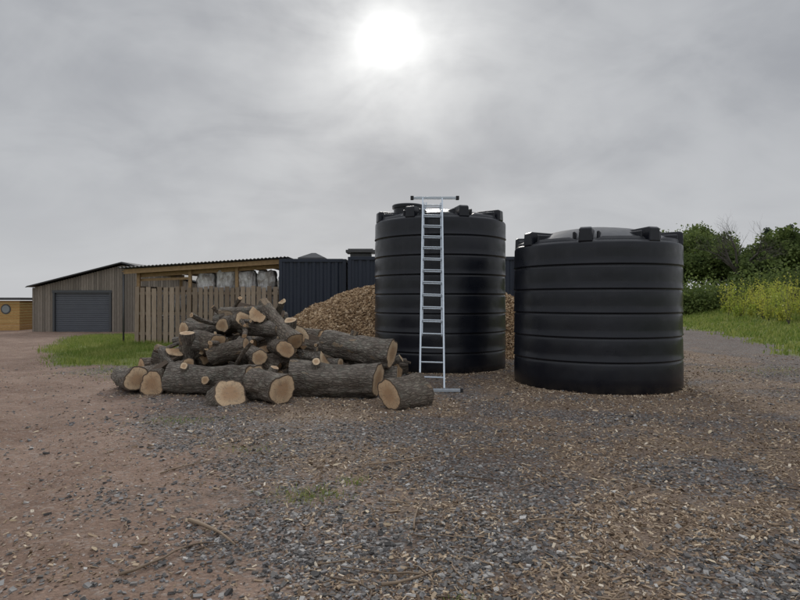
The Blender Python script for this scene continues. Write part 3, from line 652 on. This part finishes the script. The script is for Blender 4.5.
def tree(x,y,h,w,lm_=lm,nl=170,lsz=.16):
    e=empty('tree',(0,0,0)); g0=gz(x,y); b=MB(); tips=[]
    b.tube([(x,y,g0-.2),(x+.1,y,g0+h*.3)],[h*.03,h*.022],8)
    for k in range(5):
        a=k*1.26+random.random(); branch(b,Vector((x+.1,y,g0+h*random.uniform(.2,.35))),Vector((math.cos(a)*.8,math.sin(a)*.8,random.uniform(.6,1.5))),h*.3,h*.014,2,tips,.2,.7,3)
    b.obj('trunk_and_limbs',[tb_],e,True)
    T=np.array([tuple(v) for v in tips]); T=T[rng.permutation(len(T))[:46]]
    c0=np.array([x,y,g0+h*.58]); ex=[]
    for i in range(26):
        v=rng.normal(size=3); v/=np.linalg.norm(v); ex.append(c0+v*np.array([w*.5,w*.5,h*.38])*rng.uniform(.55,.95))
    T=np.concatenate([T,np.array(ex)]); T[:,0]=x+np.clip(T[:,0]-x,-w*.6,w*.6); T[:,1]=y+np.clip(T[:,1]-y,-w*.6,w*.6); T[:,2]=np.minimum(T[:,2],g0+h*.97)
    C=[]
    for c in T:
        k=int(nl*rng.uniform(.4,1.3)); C.append(c+rng.normal(0,1,(k,3))*np.array([.55,.55,.38])*h/9*rng.uniform(.6,1.2))
    leaves('crown',np.concatenate(C),lsz,lm_,e)
def conifer(x,y,h,w):
    e=empty('conifer_tree'); g0=gz(x,y); b=MB(); b.tube([(x,y,g0-.2),(x,y,g0+h)],[h*.02,.02],7); C=[]
    for i in range(int(h*7)):
        u=(i+.5)/(h*7); z=g0+h*(.12+.88*u); R=w*.5*(1-u)**.8*random.uniform(.6,1.1)+.1; a=random.uniform(0,6.28)
        tip=Vector((x+R*math.cos(a),y+R*math.sin(a),z-R*.2)); b.tube([(x,y,z),tip],[.04,.01],4,caps=False); k=int(24+70*R)
        uu=rng.random(k)[:,None]; C.append(np.array([[x,y,z]])*(1-uu)+np.array([tuple(tip)])*uu+rng.normal(0,.16,(k,3)))
    b.obj('trunk_and_limbs',[tb_],e,True); leaves('needles',np.concatenate(C),.14,lc,e)
random.seed(11)
for (x,y,h,w) in [(28.8,66,8.3,6),(32.2,66,9.8,7),(36.6,70,10.2,7.5),(34.5,62,7.2,5.5),(35.8,58,5.8,6),(39.4,60,8.4,7),(45.7,66,9.,7),(45.7,62,8.9,8),(52.8,66,9.1,8),(61.2,70,9.9,9),(30.5,80,8.,7)]:
    tree(x,y,h,w)
for (x,y,h) in [(45.8,72,9.3),(51.2,76,10.4),(52.8,74,9.4),(59.4,78,10.9)]:
    conifer(x,y,h,4.6)
e=empty('bare_tree'); b=MB(); tips=[]; x,y=34.,58.; g0=gz(x,y)
b.tube([(x,y,g0-.2),(x,y,g0+3.0)],[.26,.21],8)
for k in range(7):
    a=k*.9; branch(b,Vector((x,y,g0+2.7+.1*k)),Vector((math.cos(a)*.8,math.sin(a)*.8,1.)),2.6,.15,3,tips,.1,.55,4)
b.obj('trunk_and_branches',[tb_],e,True)
# hedge mass + saplings
C=[]
for i in range(240):
    x=rng.uniform(22,62); y=rng.uniform(50,56); g0=gz(x,y); hh=rng.uniform(1.0,2.9)+1.*vn(x*.2,0,4); C.append(np.array([x,y,g0+hh*.5])+rng.normal(0,1,(260,3))*np.array([.7,.8,hh*.3]))
leaves('hedgerow',np.concatenate(C),.13,lm)
C=[];b=MB()
for i in range(620):
    y=rng.uniform(26,48); x=rng.uniform(14,46)
    if bank_s(x,y)<4.2 or x>y*1.0: continue
    g0=gz(x,y); hh=rng.uniform(.7,2.8)*(.5+.8*float(fbm(x*.25,y*.25,8)))
    for k in range(7):
        a=random.uniform(0,6.28); tip=Vector((x+math.cos(a)*.3*hh*random.random(),y+math.sin(a)*.3*hh*random.random(),g0+hh*random.uniform(.6,1.15))); b.tube([(x,y,g0),tip],[.012,.005],3,caps=False)
        kk=24; u=rng.uniform(.2,1,kk)[:,None]; C.append(np.array([[x,y,g0]])*(1-u)+np.array([tuple(tip)])*u+rng.normal(0,.08,(kk,3)))
wl=empty('willow_saplings'); b.obj('stems',[tb_],wl); leaves('leaves',np.concatenate(C),.06,ly,wl)

# ------------------------------------------------------------------ sky, sun, camera
el=math.radians(24.4); az=math.radians(-1.3)
sd=Vector((math.sin(az)*math.cos(el),math.cos(az)*math.cos(el),math.sin(el)))
W=bpy.data.worlds.new('World'); S.world=W; W.use_nodes=True; t=NT(W.node_tree)
sky=t.n('ShaderNodeTexSky',{'sky_type':'NISHITA','sun_disc':False,'sun_elevation':el,'sun_rotation':az,'air_density':1.,'dust_density':2.})
Dv=t.vm('NORMALIZE',t.n('ShaderNodeTexCoord').outputs['Generated']); sx=t.n('ShaderNodeSeparateXYZ',None,{0:Dv}); zc=t.m('MAXIMUM',sx.outputs[2],0)
den=t.m('ADD',zc,.42); pc=t.n('ShaderNodeCombineXYZ',None,{0:t.m('DIVIDE',sx.outputs[0],den),1:t.m('DIVIDE',sx.outputs[1],den),2:0.}).outputs[0]
n1=t.noise(t.scl(pc,(.85,1.15,1)),3.0,5,.55,dist=.6); n2=t.noise(t.vm('ADD',pc,(3.3,9,1)),1.5,3,.5); n3=t.noise(t.scl(Dv,(1,1,1.7)),7,4,.55,dist=.3)
cl=t.m('ADD',t.m('ADD',t.m('MULTIPLY',n1,.36),t.m('MULTIPLY',n2,.44)),t.m('MULTIPLY',n3,.2))
cf=t.ramp(cl,[(.36,0),(.63,1)],'EASE')
base=t.mix(cf,(.325,.34,.372),(.475,.49,.515))
hz=t.ramp(zc,[(0,1),(.10,.75),(.24,.25),(.45,0)]); base=t.mix(t.m('MULTIPLY',hz,.8),base,(.60,.612,.63))
# overcast skies are brightest towards the zenith; extra brightness is added behind the viewer to light camera-facing sides
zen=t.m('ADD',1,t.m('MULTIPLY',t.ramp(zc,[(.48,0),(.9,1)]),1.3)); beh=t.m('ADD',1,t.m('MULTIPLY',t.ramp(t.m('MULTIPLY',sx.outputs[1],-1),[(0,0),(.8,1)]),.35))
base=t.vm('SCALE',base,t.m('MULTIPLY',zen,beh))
dn=t.vm('NORMALIZE',t.vm('ADD',Dv,t.vm('SCALE',t.vm('SUBTRACT',t.noise(Dv,14,3,.6,'Color'),(.5,.5,.5)),.06)))
def omv(v): return t.m('SUBTRACT',1,t.m('MAXIMUM',t.vm('DOT_PRODUCT',v,tuple(sd)),0))
om=omv(Dv); om2=omv(dn)
def gauss(o,a): return t.m('EXPONENT',t.m('MULTIPLY',o,-a))
c2=t.m('ADD',.3,t.m('MULTIPLY',cf,1.1))
wide=t.m('MULTIPLY',t.m('MULTIPLY',gauss(om,16),.09),c2); mid=t.m('MULTIPLY',t.m('MULTIPLY',gauss(om2,120),c2),.24)
core=t.m('ADD',t.m('MULTIPLY',gauss(om2,600),.22),t.m('MULTIPLY',gauss(om,1500),.42))
glow=t.m('ADD',t.m('ADD',wide,mid),core)
cloud=t.mix(1,base,t.mix(1,t.n('ShaderNodeCombineXYZ',None,{0:glow,1:glow,2:glow}).outputs[0],(1,.995,.95),'MULTIPLY'),'ADD')
skyc=t.vm('SCALE',sky.outputs[0],.03)
fin=t.mix(.96,skyc,cloud)
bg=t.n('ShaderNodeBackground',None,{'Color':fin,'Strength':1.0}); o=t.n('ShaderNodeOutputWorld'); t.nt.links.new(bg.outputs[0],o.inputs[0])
L_=bpy.data.lights.new('sun','SUN'); L_.energy=1.5; L_.angle=math.radians(11); L_.color=(1,.95,.88); so=bpy.data.objects.new('sun',L_); S.collection.objects.link(so); so.rotation_euler=sd.to_track_quat('Z','Y').to_euler(); so.location=(0,0,20)
cam=bpy.data.cameras.new('camera'); cam.lens=26; cam.sensor_width=36; cam.clip_end=3000; cam.clip_start=.05
co=bpy.data.objects.new('camera',cam); S.collection.objects.link(co); co.location=(0,0,1.6); co.rotation_euler=(math.radians(90),0,0); S.camera=co
